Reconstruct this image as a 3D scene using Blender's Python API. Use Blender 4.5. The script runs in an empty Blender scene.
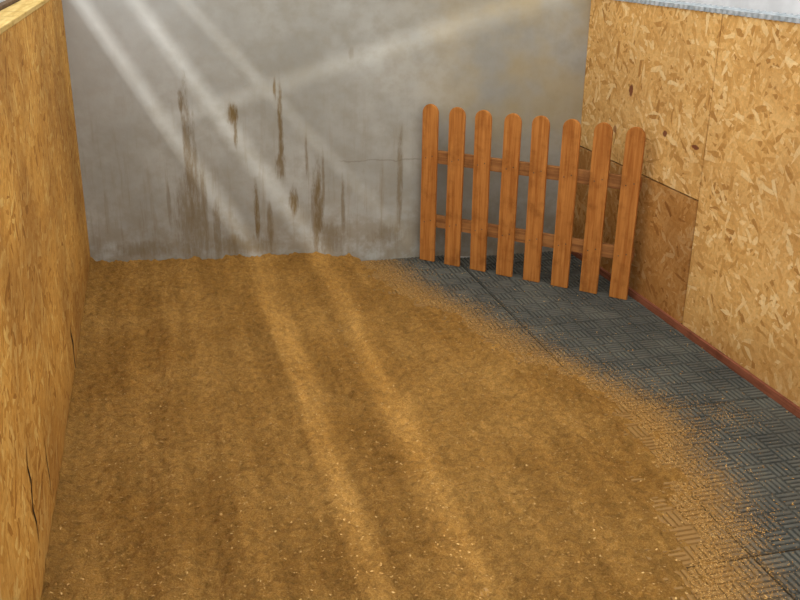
import bpy, bmesh, math, random
from mathutils import Vector, Matrix, noise
random.seed(7)
sc = bpy.context.scene
try:
    sc.view_settings.view_transform = 'Standard'
    sc.view_settings.look = 'None'
except Exception as e:
    print(e)

# ---------------------------------------------------------------- camera
F = 929.0
Yc = Vector((-262, 360, -F)).normalized()
Zc = Vector((33, 2424, F)).normalized()
Xc = Yc.cross(Zc).normalized()
Zc = Xc.cross(Yc).normalized()
cam_d = bpy.data.cameras.new("camera")
cam = bpy.data.objects.new("camera", cam_d)
sc.collection.objects.link(cam)
R = Matrix((Xc, Yc, Zc))
cam.matrix_world = Matrix.Translation((0, 0, 1.7)) @ R.to_4x4()
cam_d.sensor_width = 36
cam_d.lens = 36 * F / 800
cam_d.clip_start = 0.02
sc.camera = cam

XL, XR = -0.392, 2.356
WH = 1.45
def yw(x): return 5.13 - 0.098 * (x + 0.39)

# ---------------------------------------------------------------- node helper
class M:
    def __init__(s, name, rough=0.8):
        s.m = bpy.data.materials.new(name); s.m.use_nodes = True
        s.t = s.m.node_tree; s.n = s.t.nodes; s.n.clear()
        s.out = s.n.new('ShaderNodeOutputMaterial')
        s.b = s.n.new('ShaderNodeBsdfPrincipled')
        s.b.inputs['Roughness'].default_value = rough
        s.b.inputs['Specular IOR Level'].default_value = 0.12
        s.t.links.new(s.b.outputs[0], s.out.inputs[0])
        s.co = s.n.new('ShaderNodeTexCoord').outputs['Object']
    def put(s, inp, v):
        if isinstance(v, bpy.types.NodeSocket): s.t.links.new(v, inp)
        elif v is not None:
            if inp.type == 'RGBA' and len(v) == 3: v = (*v, 1)
            inp.default_value = v
    def math(s, op, a, b=None, c=None, clamp=False):
        n = s.n.new('ShaderNodeMath'); n.operation = op; n.use_clamp = clamp
        s.put(n.inputs[0], a)
        if b is not None: s.put(n.inputs[1], b)
        if c is not None: s.put(n.inputs[2], c)
        return n.outputs[0]
    def sep(s, v):
        n = s.n.new('ShaderNodeSeparateXYZ'); s.put(n.inputs[0], v); return n.outputs
    def comb(s, x, y, z=0.0):
        n = s.n.new('ShaderNodeCombineXYZ')
        for i, v in enumerate((x, y, z)): s.put(n.inputs[i], v)
        return n.outputs[0]
    def mapn(s, v, loc=(0,0,0), rot=(0,0,0), scale=(1,1,1)):
        n = s.n.new('ShaderNodeMapping'); s.put(n.inputs[0], v)
        n.inputs['Location'].default_value = loc; n.inputs['Rotation'].default_value = rot
        n.inputs['Scale'].default_value = scale
        return n.outputs[0]
    def noise(s, v, scale, detail=3, rough=0.55, dist=0.0, out=0):
        n = s.n.new('ShaderNodeTexNoise'); s.put(n.inputs['Vector'], v)
        n.inputs['Scale'].default_value = scale; n.inputs['Detail'].default_value = detail
        n.inputs['Roughness'].default_value = rough; n.inputs['Distortion'].default_value = dist
        return n.outputs[out]
    def vor(s, v, scale, metric='CHEBYCHEV', dims='2D', out='Color'):
        n = s.n.new('ShaderNodeTexVoronoi'); n.voronoi_dimensions = dims; n.distance = metric
        s.put(n.inputs['Vector'], v); n.inputs['Scale'].default_value = scale
        return n.outputs[out]
    def ramp(s, f, stops, interp='LINEAR'):
        n = s.n.new('ShaderNodeValToRGB'); s.put(n.inputs[0], f)
        cr = n.color_ramp; cr.interpolation = interp
        while len(cr.elements) < len(stops): cr.elements.new(0.5)
        for e, (p, c) in zip(cr.elements, stops):
            e.position = p
            e.color = (*c, 1) if not isinstance(c, (int, float)) else (c, c, c, 1)
        return n.outputs[0]
    def mix(s, f, a, b, mode='MIX'):
        n = s.n.new('ShaderNodeMix'); n.data_type = 'RGBA'; n.blend_type = mode
        s.put(n.inputs[0], f); s.put(n.inputs[6], a); s.put(n.inputs[7], b)
        return n.outputs[2]
    def range(s, v, a, b, c=0.0, d=1.0, smooth=True):
        n = s.n.new('ShaderNodeMapRange')
        if smooth: n.interpolation_type = 'SMOOTHSTEP'
        s.put(n.inputs[0], v)
        for i, k in enumerate((a, b, c, d)): n.inputs[i+1].default_value = k
        return n.outputs[0]
    def bump(s, h, strength=0.3, dist=0.01):
        n = s.n.new('ShaderNodeBump'); s.put(n.inputs['Height'], h)
        n.inputs['Strength'].default_value = strength; n.inputs['Distance'].default_value = dist
        s.t.links.new(n.outputs[0], s.b.inputs['Normal'])
    def col(s, c): s.put(s.b.inputs['Base Color'], c)
    def attr(s, name, out='Fac'):
        n = s.n.new('ShaderNodeAttribute'); n.attribute_name = name; return n.outputs[out]

def srgb(r, g, b):
    f = lambda c: ((c/255+0.055)/1.055)**2.4 if c/255 > 0.04045 else c/255/12.92
    return (f(r), f(g), f(b))

# ---------------------------------------------------------------- materials
def osb(name, tint, dirt=0.3, seed=0.0, spots=()):
    m = M(name, 0.75)
    x, y, z = m.sep(m.co)
    v = m.comb(y, z, m.math('MULTIPLY', x, 0.0))
    w = m.noise(v, 9, 2, out=1)
    wv = m.n.new('ShaderNodeVectorMath'); wv.operation = 'MULTIPLY_ADD'
    m.put(wv.inputs[0], w); wv.inputs[1].default_value = (0.02, 0.02, 0); m.put(wv.inputs[2], v)
    v2 = wv.outputs[0]
    best = None
    for i, a in enumerate((0.15, 0.9, -0.6, 1.5, 2.3, -0.2)):
        mp = m.mapn(v2, loc=(seed+i*3.7, i*1.9, 0), rot=(0, 0, a), scale=(1, 1, 1))
        mp = m.mapn(mp, scale=(1/0.075, 1/0.020, 1))
        c = m.sep(m.vor(mp, 1.0))[0]
        best = c if best is None else m.math('MAXIMUM', best, c)
    tone = m.math('FRACT', m.math('MULTIPLY', best, 23.0))
    T = lambda c: tuple(k*t for k, t in zip(srgb(*c), tint))
    base = m.ramp(tone, [(0.0, T((174, 128, 70))), (0.10, T((202, 156, 90))), (0.45, T((216, 172, 106))),
                         (0.85, T((226, 186, 122))), (1.0, T((238, 210, 156)))])
    g = m.noise(v, 60, 4, 0.7)
    base = m.mix(0.45, base, m.ramp(g, [(0.3, 0.6), (0.7, 1.25)]), 'MULTIPLY')
    big = m.noise(v, 1.6, 3)
    base = m.mix(dirt, base, m.mix(m.range(big, 0.35, 0.65), srgb(160, 122, 72), srgb(255, 240, 210)), 'MULTIPLY')
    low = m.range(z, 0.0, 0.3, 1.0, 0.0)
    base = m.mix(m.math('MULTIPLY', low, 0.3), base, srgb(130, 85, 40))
    k = m.noise(v, 14, 1, 0.4)
    base = m.mix(m.range(k, 0.76, 0.8, 0, 0.6), base, srgb(110, 60, 30))
    for (sy, sz, ry, rz, dc) in spots:
        dy = m.math('DIVIDE', m.math('SUBTRACT', y, sy), ry)
        dz = m.math('DIVIDE', m.math('SUBTRACT', z, sz), rz)
        d = m.math('ADD', m.math('MULTIPLY', dy, dy), m.math('MULTIPLY', dz, dz))
        d = m.math('ADD', d, m.math('MULTIPLY', m.math('SUBTRACT', m.noise(v, 40, 2), 0.5), 2.0))
        base = m.mix(m.range(d, 0.6, 1.2, 0.85, 0), base, dc)
    m.col(base)
    m.bump(m.math('ADD', m.math('MULTIPLY', tone, 0.6), g), 0.3, 0.004)
    return m.m

dk = srgb(100, 40, 30)
osb_right = osb("osb_board_right", (1.04, 1.02, 0.98), 0.22, 0.0,
    [(4.32, 1.02, .022, .03, dk), (3.68, .86, .03, .012, dk), (3.95, .87, .02, .015, dk), (4.45, 0.80, .02, .02, srgb(140,90,50))])
osb_patch = osb("osb_board_patch", (0.70, 0.58, 0.48), 0.35, 5.3)
osb_left = osb("osb_board_left", (0.82, 0.75, 0.50), 0.5, 11.0)

def wood(name, c1, c2, axis=2, rough=0.8, scale=1.0):
    m = M(name, rough)
    sc_ = [60*scale]*3; sc_[axis] = 3*scale
    v = m.mapn(m.co, scale=tuple(sc_))
    g = m.noise(v, 1.0, 4, 0.65, 0.4)
    g2 = m.noise(m.co, 9, 4, 0.65)
    c = m.mix(m.range(g, 0.3, 0.7), c1, c2)
    c = m.mix(m.range(g2, 0.46, 0.72, 0, 0.6), c, tuple(k*0.6 for k in c1))
    m.col(c); m.bump(g, 0.3, 0.003)
    return m.m
fence_mat = wood("stained_picket_wood", srgb(150, 90, 38), srgb(184, 122, 60))
rail_mat = wood("stained_rail_wood", srgb(120, 76, 42), srgb(160, 110, 62), axis=0)
cap_mat = wood("pine_cap", srgb(180, 148, 80), srgb(208, 180, 114), axis=1)
redwood = wood("red_brown_batten", srgb(116, 66, 46), srgb(150, 92, 66), axis=1)
darkwood = wood("dark_timber", srgb(80, 62, 44), srgb(120, 96, 70), axis=2)

def wall_mat():
    m = M("weathered_render", 0.85)
    x, y, z = m.sep(m.co)
    v = m.comb(x, z, 0.0)
    n1 = m.noise(v, 1.5, 4, 0.6)
    n2 = m.noise(v, 9, 5, 0.65)
    c = m.mix(m.range(n1, 0.3, 0.7), srgb(142, 140, 131), srgb(168, 167, 159))
    c = m.mix(m.range(n2, 0.35, 0.7, 0, 0.45), c, srgb(134, 128, 112))
    st = m.math('MULTIPLY', m.range(x, 1.1, 1.9), m.range(m.noise(v, 3.0, 3), 0.3, 0.62))
    st = m.math('MULTIPLY', st, m.range(z, 0.4, 0.9, 0.3, 1))
    c = m.mix(m.math('MULTIPLY', st, 0.6), c, srgb(152, 133, 90))
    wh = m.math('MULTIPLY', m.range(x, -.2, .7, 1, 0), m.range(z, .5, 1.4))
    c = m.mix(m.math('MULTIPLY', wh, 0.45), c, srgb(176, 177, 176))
    vr = m.noise(m.mapn(v, scale=(22, 1.6, 1)), 1.0, 4, 0.7)
    ro = m.math('MULTIPLY', m.range(vr, 0.50, 0.72), m.range(z, 0.2, 1.2, 1, 0))
    ro = m.math('MULTIPLY', ro, m.range(x, 1.2, 1.6, 1, 0.3))
    c = m.mix(m.math('MULTIPLY', ro, 0.5), c, srgb(122, 104, 74))
    sp = m.math('MULTIPLY', m.range(z, 0.02, 0.45, 1, 0), m.range(n2, 0.35, 0.6))
    c = m.mix(m.math('MULTIPLY', sp, 0.5), c, srgb(126, 110, 84))
    stains = [(.170, .55, .018, .40, .7), (.205, .45, .010, .34, .6), (.165, .26, .06, .22, .55), (.235, .30, .014, .22, .6), (.413, .84, .022, .05, .95),
              (.425, .74, .008, .08, .8), (.665, .74, .010, .24, .85), (.66, .56, .020, .07, .8), (.86, .30, .022, .22, .85), (.835, .26, .012, .2, .6), (.52, .27, .010, .17, .9),
              (.725, .35, .018, .07, .9), (1.32, .45, .012, .26, .6), (1.0, .30, .008, .18, .6), (.89, .45, .007, .16, .6),
              (.30, .18, .015, .16, .6), (.59, .20, .012, .14, .7), (.92, .13, .06, .08, .5), (.15, .90, .010, .06, .8),
              (.64, .97, .006, .05, .8), (.45, .11, .12, .05, .5), (1.25, .14, .07, .05, .4), (.80, .6, .006, .10, .6),
              (-.1, .10, .12, .04, .4), (.05, .35, .008, .12, .4), (1.05, 1.15, .01, .03, .3)]
    vd = m.mapn(v, scale=(55, 9, 1))
    nd = m.noise(vd, 1.0, 5, 0.75)
    tot = None
    for (sx, sz, rx, rz, st_) in stains:
        dx = m.math('DIVIDE', m.math('SUBTRACT', x, sx), rx*1.4)
        dz = m.math('DIVIDE', m.math('SUBTRACT', z, sz), rz*1.15)
        d = m.math('ADD', m.math('MULTIPLY', dx, dx), m.math('MULTIPLY', dz, dz))
        d = m.math('ADD', d, m.math('MULTIPLY', m.math('SUBTRACT', nd, 0.46), 4.4))
        k = m.range(d, 0.0, 1.8, st_, 0)
        lim = m.range(m.math('ABSOLUTE', dx), 0.9, 2.2, 1, 0); lim2 = m.range(m.math('ABSOLUTE', dz), 0.8, 1.5, 1, 0)
        k = m.math('MULTIPLY', k, m.math('MULTIPLY', lim, lim2))
        tot = k if tot is None else m.math('MAXIMUM', tot, k)
    c = m.mix(tot, c, srgb(104, 84, 48))
    zc = m.math('ABSOLUTE', m.math('SUBTRACT', m.math('ADD', z, m.math('MULTIPLY', n2, 0.05)), 0.595))
    ln = m.math('MULTIPLY', m.range(zc, 0.001, 0.006, 0.4, 0), m.math('MULTIPLY', m.range(x, .95, 1.02), m.range(x, 1.4, 1.46, 1, 0)))
    c = m.mix(ln, c, srgb(110, 98, 80))
    m.col(c)
    m.bump(n2, 0.2, 0.01)
    return m.m
wallm = wall_mat()

def dustmat():
    m = M("sawdust", 0.95)
    n1 = m.noise(m.co, 200, 5, 0.85)
    n2 = m.noise(m.co, 32, 5, 0.75)
    n3 = m.noise(m.co, 2.2, 3)
    rk = m.noise(m.mapn(m.co, rot=(0, 0, -0.05), scale=(10, 0.7, 1)), 1.0, 3, 0.6)
    c = m.ramp(n1, [(0.25, srgb(132, 92, 38)), (0.46, srgb(186, 138, 68)), (0.58, srgb(206, 159, 87)), (0.78, srgb(230, 192, 128))])
    c = m.mix(0.75, c, m.ramp(n2, [(0.34, 0.52), (0.6, 1.12)]), 'MULTIPLY')
    c = m.mix(0.9, c, m.mix(m.range(n3, 0.3, 0.7), srgb(228, 220, 202), (1, 1, 1)), 'MULTIPLY')
    c = m.mix(1.0, c, m.mix(m.range(rk, 0.35, 0.65), (.82, .80, .77), (1.06, 1.06, 1.06)), 'MULTIPLY')
    m.col(c)
    m.bump(m.math('ADD', m.math('MULTIPLY', n1, 0.6), n2), 1.0, 0.022)
    return m.m
dustm = dustmat()

def flakemat():
    m = M("wood_shaving", 0.9)
    c = m.ramp(m.attr("tone"), [(0, srgb(134, 96, 46)), (0.6, srgb(178, 134, 72)), (1, srgb(206, 168, 106))])
    m.col(c); return m.m
flakem = flakemat()

def matmat():
    m = M("rubber_mat", 0.65)
    n = m.noise(m.co, 4, 4, 0.6); n2 = m.noise(m.co, 90, 4, 0.7)
    z = m.sep(m.co)[2]
    c = m.mix(m.range(n, 0.3, 0.7), srgb(68, 70, 67), srgb(92, 93, 86))
    c = m.mix(m.range(z, 0.0, 0.005, 0.55, 0), c, srgb(38, 40, 39))
    c = m.mix(m.range(n2, 0.45, 0.72, 0, 0.4), c, srgb(114, 105, 84))
    c = m.mix(m.range(m.noise(m.co, 2.5, 4, 0.7), 0.45, 0.7, 0, 0.4), c, srgb(102, 99, 88))
    d = m.attr("dust")
    dm = m.range(m.math('ADD', m.math('MULTIPLY', m.math('SUBTRACT', n2, 0.5), 1.3), d), 0.15, 1.0, 0, 0.85)
    c = m.mix(dm, c, srgb(150, 112, 58))
    m.col(c); m.bump(n2, 0.2, 0.003)
    return m.m
matm = matmat()

def plain(name, c1, c2, scale=6, rough=0.7, metal=0.0):
    m = M(name, rough)
    n = m.noise(m.co, scale, 4)
    m.col(m.mix(m.range(n, 0.3, 0.7), c1, c2)); m.b.inputs['Metallic'].default_value = metal
    m.bump(n, 0.1, 0.005)
    return m.m
concrete = plain("concrete_floor", srgb(120, 116, 108), srgb(150, 146, 138))
galv = plain("galvanised_steel", srgb(150, 160, 165), srgb(185, 192, 195), 30, 0.4, 0.4)
whitem = plain("white_board", srgb(225, 225, 225), srgb(245, 245, 245))
blackm = plain("dark_gap", srgb(50, 34, 18), srgb(70, 48, 26), 30)
mask_mat = plain("streak_mask_grey", srgb(60, 60, 62), srgb(80, 80, 82), 10, 0.5)  # grey for the added light box and its mask

# ---------------------------------------------------------------- mesh helpers
def add(name, verts, faces, mat, parent=None):
    me = bpy.data.meshes.new(name); me.from_pydata(verts, [], faces); me.update()
    if mat: me.materials.append(mat)
    o = bpy.data.objects.new(name, me); sc.collection.objects.link(o)
    if parent: o.parent = parent
    return o
def box(name, a, b, mat, parent=None, bevel=0.0):
    (x0, y0, z0), (x1, y1, z1) = a, b
    vs = [(x0,y0,z0),(x1,y0,z0),(x1,y1,z0),(x0,y1,z0),(x0,y0,z1),(x1,y0,z1),(x1,y1,z1),(x0,y1,z1)]
    fs = [(3,2,1,0),(4,5,6,7),(0,1,5,4),(1,2,6,5),(2,3,7,6),(3,0,4,7)]
    o = add(name, vs, fs, mat, parent)
    if bevel:
        md = o.modifiers.new("bevel", 'BEVEL'); md.width = bevel; md.segments = 2
    return o
def empty(name):
    o = bpy.data.objects.new(name, None); sc.collection.objects.link(o); return o

# ---------------------------------------------------------------- room
box("floor", (-3.2, -1.2, -0.12), (4.2, 5.6, -0.012), concrete)
x0, x1 = -1.6, 3.6
add("wall_back", [(x0, yw(x0), -0.012), (x1, yw(x1), -0.012), (x1, yw(x1)+.2, -0.012), (x0, yw(x0)+.2, -0.012),
                  (x0, yw(x0), 2.6), (x1, yw(x1), 2.6), (x1, yw(x1)+.2, 2.6), (x0, yw(x0)+.2, 2.6)],
    [(3,2,1,0),(4,5,6,7),(0,1,5,4),(1,2,6,5),(2,3,7,6),(3,0,4,7)], wallm)
YF = 0.3
wl = empty("wall_left")
for i, (a, b) in enumerate([(YF, 1.42), (1.424, 2.64), (2.644, 3.86), (3.864, yw(XL)-0.002)]):
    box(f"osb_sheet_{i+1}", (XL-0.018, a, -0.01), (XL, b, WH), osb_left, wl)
box("backing", (XL-0.03, YF, -0.01), (XL-0.0185, yw(XL)-0.01, WH), blackm, wl)
box("top_cap", (XL-0.085, YF, WH), (XL+0.004, yw(XL)-.01, WH+0.018), cap_mat, wl, 0.003)
box("top_cap_edge", (XL-0.115, YF, WH-0.05), (XL-0.086, yw(XL)-.02, WH+0.03), darkwood, wl, 0.003)
def crack(name, pts, w, parent, x):
    vs, fs = [], []
    for i, (y, z) in enumerate(pts):
        k = w * (0.25 + math.sin(math.pi*i/(len(pts)-1)))
        vs += [(x, y-k, z), (x, y+k, z+0.004)]
        if i: fs.append((2*i-2, 2*i-1, 2*i+1, 2*i))
    return add(name, vs, fs, blackm, parent)
crack("crack_1", [(2.30, .16), (2.31, .22), (2.285, .28), (2.32, .34), (2.30, .40), (2.33, .46)], .007, wl, XL+.001)
crack("crack_2", [(3.72, .02), (3.71, .08), (3.735, .14), (3.70, .20), (3.72, .24)], .014, wl, XL+.001)
crack("crack_3", [(2.62, .10), (2.64, .16), (2.63, .24), (2.65, .30)], .004, wl, XL+.001)
wr = empty("wall_right")
for i, (a, b) in enumerate([(YF, 1.176), (1.18, 2.398), (2.402, 3.600)]):
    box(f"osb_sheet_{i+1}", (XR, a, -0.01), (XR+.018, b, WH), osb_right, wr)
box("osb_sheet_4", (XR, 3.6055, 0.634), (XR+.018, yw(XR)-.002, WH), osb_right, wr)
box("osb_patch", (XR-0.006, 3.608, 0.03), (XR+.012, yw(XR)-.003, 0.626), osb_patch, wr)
box("backing", (XR+.0185, YF, -0.01), (XR+.03, yw(XR)-0.01, WH), blackm, wr)
box("baseboard_right", (XR-0.022, YF, -0.010), (XR-0.0065, yw(XR)-.01, 0.034), redwood, None, 0.002)
vs, fs = [], []
n = 420; ya, yb = YF, yw(XR)-.02
for i in range(n+1):
    y = ya + (yb-ya)*i/n
    s = 0.008*(1 if (i//2) % 2 else -1)
    vs += [(XR-0.006+s*0.5, y, WH-0.008), (XR-0.006+s*0.5, y, WH+0.010), (XR+0.055, y, WH+0.014+s*0.5)]
    if i:
        k = 3*i; fs += [(k-3, k, k+1, k-2), (k-2, k+1, k+2, k-1)]
add("trim_1", vs, fs, galv)
box("wall_right_outer", (2.60, YF, -0.012), (2.63, yw(2.63)-.01, 2.0), whitem)

# ---------------------------------------------------------------- sawdust
BP = [(0.2, 0.9), (1.2, 1.15), (1.82, 1.446), (2.08, 1.56), (2.403, 1.683), (2.74, 1.77), (3.093, 1.715), (3.445, 1.54),
      (3.94, 1.40), (4.416, 1.23), (4.91, 1.136), (5.3, 1.1)]
def bx(y):
    for (a, b), (c, d) in zip(BP, BP[1:]):
        if y <= c:
            t = max(0, (y-a)/(c-a)); return b + (d-b)*t
    return BP[-1][1]
def nz(x, y, s, o=0): return noise.noise(Vector((x*s+o, y*s, o)))
def dist(x, y): return bx(y) - x + 0.09*nz(x, y, 4) + 0.10*nz(x, y, 13, 5) + 0.07*nz(x, y, 40, 9)
def height(x, y):
    d = dist(x, y)
    t = min(1, max(0, (d+0.05)/0.34)); t = t*t*(3-2*t)
    h = -0.006 + 0.034*t
    h += t*(0.012*nz(x, y, 2.2, 3) + 0.010*nz(x, y, 8, 7) + 0.024*noise.noise(Vector((x*9+y*0.4, y*0.8, 3))))
    h += (0.005+0.008*t)*nz(x, y, 22, 2) + (0.007+0.006*t)*nz(x, y, 52, 4)
    e = max(0, 1-(x-XL)/0.12); h += 0.02*e*e
    e = max(0, 1-(yw(x)-y)/0.12); h += 0.012*e*e*t
    return h
NX, NY = 300, 560
vs = []; fs = []; 
Y0 = 0.35
for j in range(NY+1):
    for i in range(NX+1):
        x = XL + 0.001 + (2.0-XL)*i/NX
        y = Y0 + (yw(x)-0.001-Y0)*j/NY
        vs.append((x, y, height(x, y)))
for j in range(NY):
    for i in range(NX):
        a = j*(NX+1)+i
        q = (a, a+1, a+NX+2, a+NX+1)
        if max(vs[k][2] for k in q) > 0.0: fs.append(q)
used = sorted({k for q in fs for k in q}); mp = {k: i for i, k in enumerate(used)}
vs = [vs[k] for k in used]; fs = [tuple(mp[k] for k in q) for q in fs]
nsurf = len(fs)
tones = [0.5]*len(vs)
def flake(x, y, z, L):
    a = random.uniform(0, 6.28); w = L*random.uniform(0.25, 0.7); tz = random.uniform(-.35, .35)*L
    c, s = math.cos(a), math.sin(a); k = len(vs)
    for (u, v, q) in ((-1,-1,0), (1,-1,1), (1,1,1), (-1,1,0)):
        vs.append((x + c*u*L/2 - s*v*w/2, y + s*u*L/2 + c*v*w/2, z + (tz if q else 0) + 0.001))
    fs.append((k, k+1, k+2, k+3)); t = random.random(); tones.extend([t]*4)
for _ in range(30000):
    x = random.uniform(XL+.02, 2.0); y = random.uniform(1.3, 5.02)
    if y > yw(x)-.02: continue
    h = height(x, y)
    if h > 0.004: flake(x, y, h, random.choice((.003, .004, .005, .006, .008)))
for _ in range(48000):
    y = random.uniform(1.3, 4.9); x = bx(y) - 0.08 + abs(random.gauss(0, 0.13)) + 0.08*noise.noise(Vector((y*5, 3, 1)))
    if x > XR-.03 or y > yw(x)-.02: continue
    flake(x, y, 0.0062, random.choice((.002, .003, .004, .005)))
for _ in range(500):
    y = random.gauss(2.78, .07); x = random.gauss(2.06, .06)
    flake(x, y, 0.0062, random.choice((.003, .004, .005)))
for _ in range(900):
    y = random.uniform(1.3, 4.9); x = random.uniform(1.3, XR-.03)
    if y > yw(x)-.02: continue
    flake(x, y, 0.0062, random.choice((.003, .005, .008)))
sd = add("sawdust_bedding", vs, fs, dustm)
sd.data.materials.append(flakem)
for i, p in enumerate(sd.data.polygons):
    if i < nsurf: p.use_smooth = True
    else: p.material_index = 1
at = sd.data.attributes.new("tone", 'FLOAT', 'POINT'); at.data.foreach_set("value", tones)

# ---------------------------------------------------------------- rubber mats with basket tread
def dustval(x, y):
    d = x - bx(y)
    return max(0.0, min(1.0, 0.85 - d/0.32)) + 0.2*nz(x, y, 3, 8)
def mat_tile(name, ax, ay, bx_, by):
    g = 0.004
    ax += g; ay += g; bx_ -= g; by -= g
    vs, fs = [], []
    nx = max(2, int((bx_-ax)/0.06)); ny = max(2, int((by-ay)/0.06))
    for j in range(ny+1):
        for i in range(nx+1):
            vs.append((ax+(bx_-ax)*i/nx, min(ay+(by-ay)*j/ny, 9), 0.0))
    for j in range(ny):
        for i in range(nx):
            a = j*(nx+1)+i; fs.append((a, a+1, a+nx+2, a+nx+1))
    k = len(vs)
    vs += [(ax,ay,0),(bx_,ay,0),(bx_,by,0),(ax,by,0),(ax,ay,-.011),(bx_,ay,-.011),(bx_,by,-.011),(ax,by,-.011)]
    fs += [(k,k+4,k+5,k+1),(k+1,k+5,k+6,k+2),(k+2,k+6,k+7,k+3),(k+3,k+7,k+4,k)]
    cell = 0.085; ncx = int((bx_-ax)/cell); ncy = int((by-ay)/cell)
    cx = (bx_-ax)/ncx; cy = (by-ay)/ncy
    for j in range(ncy):
        for i in range(ncx):
            ox, oy = ax+i*cx, ay+j*cy
            for b in range(4):
                if (i+j) % 2:
                    p = (ox+.005, oy+cy*(b+.17)/4, ox+cx-.005, oy+cy*(b+.83)/4)
                else:
                    p = (ox+cx*(b+.17)/4, oy+.005, ox+cx*(b+.83)/4, oy+cy-.005)
                k = len(vs); t = .002
                vs += [(p[0],p[1],0),(p[2],p[1],0),(p[2],p[3],0),(p[0],p[3],0),
                       (p[0]+t,p[1]+t,.006),(p[2]-t,p[1]+t,.006),(p[2]-t,p[3]-t,.006),(p[0]+t,p[3]-t,.006)]
                fs += [(k+4,k+5,k+6,k+7),(k,k+1,k+5,k+4),(k+1,k+2,k+6,k+5),(k+2,k+3,k+7,k+6),(k+3,k,k+4,k+7)]
    o = add(name, vs, fs, matm)
    a_ = o.data.attributes.new("dust", 'FLOAT', 'POINT')
    a_.data.foreach_set("value", [dustval(v[0], v[1]) for v in vs])
    return o
xs = [0.72, 1.63, XR-0.022]
ys = [(0.4, 1.06), (1.06, 1.97), (1.97, 2.88), (2.88, 3.79), (3.79, 4.70)]
for i in range(2):
    for (a, b) in ys:
        mat_tile("rubber_mat", xs[i], a, xs[i+1], b)
mat_tile("rubber_mat", xs[0], 4.70, xs[1], yw(xs[1])-.004)
mat_tile("rubber_mat", xs[1], 4.70, xs[2], yw(xs[2])-.001)

# ---------------------------------------------------------------- picket fence panel
fence = empty("picket_fence_panel")
P0 = Vector((1.452, 4.84)); P1 = Vector((2.243, 4.036))
u = (P1-P0).normalized(); nrm = Vector((-u.y, u.x))
if nrm.x < 0: nrm = -nrm
fmat = Matrix(((u.x, nrm.x, 0, P0.x), (u.y, nrm.y, 0, P0.y), (0, 0, 1, 0.0065), (0, 0, 0, 1)))
fence.matrix_world = fmat
FL = (P1-P0).length
def picket(name, cx, w, h, th, tilt):
    r = w/2
    pr = [(-r, 0), (r, 0)]
    for k in range(13):
        a = math.pi*k/12; pr.append((r*math.cos(a), h-r+r*math.sin(a)))
    vs = [(cx+x+tilt*z, 0, z) for x, z in pr] + [(cx+x+tilt*z, th, z) for x, z in pr]
    n = len(pr)
    fs = [tuple(range(n)), tuple(range(2*n-1, n-1, -1))]
    for i in range(n):
        j = (i+1) % n; fs.append((i, i+n, j+n, j))
    o = add(name, vs, fs, fence_mat, fence)
    md = o.modifiers.new("bevel", 'BEVEL'); md.width = 0.003; md.segments = 2; md.angle_limit = 0.9
    return o
tl = [0, .002, -.006, .003, -.005, .002, .004, .006]
for i in range(8):
    cx = FL*i/7
    picket(f"picket_{i+1}", cx, 0.094, 0.885+random.uniform(-.004, .004), 0.018, tl[i])
for nm, z in (("rail_upper", 0.60), ("rail_lower", 0.235)):
    box(nm, (-0.03, 0.0185, z-.035), (FL+0.05, 0.046, z+.035), rail_mat, fence, 0.003)
for i in range(8):
    for z in (0.60, 0.235):
        for dx in (-.02, .02):
            c = FL*i/7 + dx + tl[i]*z
            box(f"nail_{i}_{int(z*100)}_{'a' if dx<0 else 'b'}", (c-.003, -.0015, z-.003+dx/3), (c+.003, .001, z+.003+dx/3), darkwood, fence)

# ---------------------------------------------------------------- added unseen spot and slotted mask that shape the light streaks
S = Vector((-1.60, 1.5, 3.55))
T = Vector((0.75, 4.6, 0.55))
D = (T-S).normalized()
lamp = empty("added_streak_light")  # group for the invented off-view light and its mask
ld = bpy.data.lights.new("added_spot", 'SPOT'); ld.energy = 640; ld.color = (1.0, 1.0, 0.99)  # added spot, its beam makes the streaks
ld.spot_size = math.radians(84); ld.spot_blend = 0.5; ld.shadow_soft_size = 0.0035
lo = bpy.data.objects.new("added_spot", ld); sc.collection.objects.link(lo)
lo.matrix_world = Matrix.Translation(S) @ D.to_track_quat('-Z', 'Y').to_matrix().to_4x4()
lo.parent = lamp
GD = 0.4
ex = D.cross(Vector((0, 0, 1))).normalized(); ey = ex.cross(D).normalized()
def on_mask(P):
    d = Vector(P)-S; t = GD/d.dot(D); q = d*t
    return (q.dot(ex), q.dot(ey))
hs = 0.42
def wallpt(x, z): return (x, yw(x), z)
slots = []
def slot_floor(fx, nx_, w, wn):
    a = on_mask((nx_-wn/2, 1.5, 0)); b = on_mask((nx_+wn/2, 1.5, 0))
    c = on_mask((fx+w/2, yw(fx), 0)); d = on_mask((fx-w/2, yw(fx), 0))
    def ext(p, q, k): return (q[0]+(q[0]-p[0])*k, q[1]+(q[1]-p[1])*k)
    d2 = ext(a, d, 0.9); c2 = ext(b, c, 0.9)
    slots.append([a, b, c2, d2])
slot_floor(0.53, 0.50, 0.10, 0.08)
slot_floor(0.90, 0.77, 0.12, 0.12)
def slot_wall(p, q, w, w2):
    dx, dz = q[0]-p[0], q[1]-p[1]; L = math.hypot(dx, dz); n = (-dz/L/2, dx/L/2)
    slots.append([on_mask(wallpt(p[0]-n[0]*w, p[1]-n[1]*w)), on_mask(wallpt(q[0]-n[0]*w2, q[1]-n[1]*w2)),
                  on_mask(wallpt(q[0]+n[0]*w2, q[1]+n[1]*w2)), on_mask(wallpt(p[0]+n[0]*w, p[1]+n[1]*w))])
slot_wall((1.42, 0.05), (0.08, 1.55), 0.03, 0.03)
slot_wall((0.0, 0.78), (2.25, 1.50), 0.025, 0.13)
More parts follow.
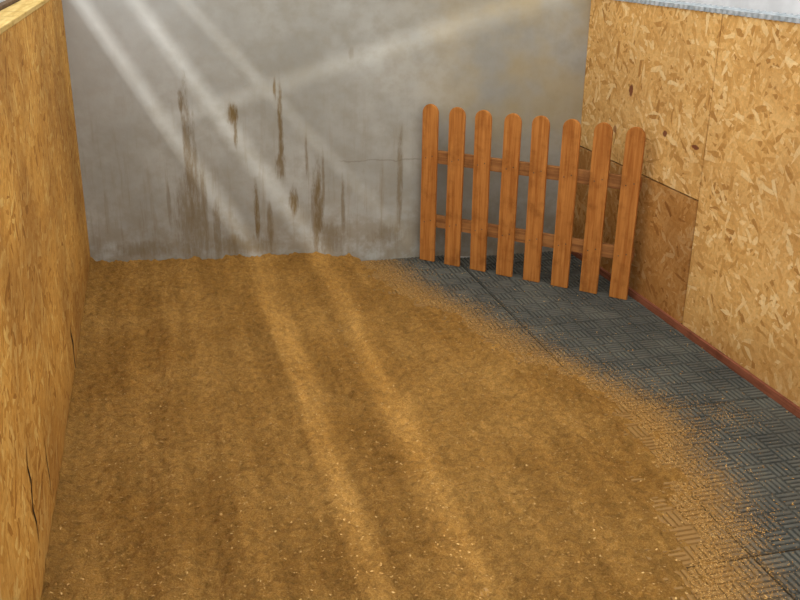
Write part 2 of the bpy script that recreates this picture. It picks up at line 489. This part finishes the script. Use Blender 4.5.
def prism(poly, z0, z1):
    n = len(poly)
    vs = [tuple(S + D*(GD+z0) + ex*p[0] + ey*p[1]) for p in poly] + [tuple(S + D*(GD+z1) + ex*p[0] + ey*p[1]) for p in poly]
    fs = [tuple(range(n)), tuple(range(2*n-1, n-1, -1))] + [(i, i+n, (i+1) % n+n, (i+1) % n) for i in range(n)]
    return vs, fs
def mk(nm, poly, z0, z1):
    v, f = prism(poly, z0, z1); o = add(nm, v, f, mask_mat)
    bm = bmesh.new(); bm.from_mesh(o.data); bmesh.ops.recalc_face_normals(bm, faces=bm.faces); bm.to_mesh(o.data); bm.free()
    return o
gr = mk("streak_mask", [(-hs, -hs), (hs, -hs), (hs, hs), (-hs, hs)], 0, 0.002)  # unseen plate, slots cut to project the streaks
for i, s_ in enumerate(slots):
    c = mk(f"cut{i}", s_, -0.05, 0.05)
    md = gr.modifiers.new("b", 'BOOLEAN'); md.operation = 'DIFFERENCE'; md.object = c; md.solver = 'EXACT'
    bpy.context.view_layer.update()
    dg = bpy.context.evaluated_depsgraph_get()
    me = bpy.data.meshes.new_from_object(gr.evaluated_get(dg))
    gr.modifiers.clear(); gr.data = me
    bpy.data.objects.remove(c)
gr.parent = lamp
for nm, poly in (("side_1", [(-hs, -hs), (-hs+.01, -hs), (-hs+.01, hs), (-hs, hs)]), ("side_2", [(hs-.01, -hs), (hs, -hs), (hs, hs), (hs-.01, hs)]),
                 ("side_3", [(-hs, -hs), (hs, -hs), (hs, -hs+.01), (-hs, -hs+.01)]), ("side_4", [(-hs, hs-.01), (hs, hs-.01), (hs, hs), (-hs, hs)]),
                 ):
    o = mk(nm, poly, -0.5, 0.0); o.parent = lamp  # box walls added around the spot to stop stray light
o = mk("back_plate", [(-hs, -hs), (hs, -hs), (hs, hs), (-hs, hs)], -0.51, -0.5); o.parent = lamp
box("added_lamp_post", (-2.03, 1.0, -0.012), (-1.93, 1.1, 3.6), mask_mat, lamp)  # added post under the invented light

# ---------------------------------------------------------------- world
w = bpy.data.worlds.new("world"); sc.world = w; w.use_nodes = True
bg = w.node_tree.nodes['Background']
bg.inputs[0].default_value = (0.99, 0.99, 0.985, 1); bg.inputs[1].default_value = 1.75
sd_ = bpy.data.lights.new("sun", 'SUN'); sd_.energy = 0.9; sd_.angle = math.radians(90); sd_.color = (1, 0.99, 0.95)
so = bpy.data.objects.new("sun", sd_); sc.collection.objects.link(so)
so.rotation_euler = Vector((0.25, 0.75, -1)).to_track_quat('-Z', 'Y').to_euler()
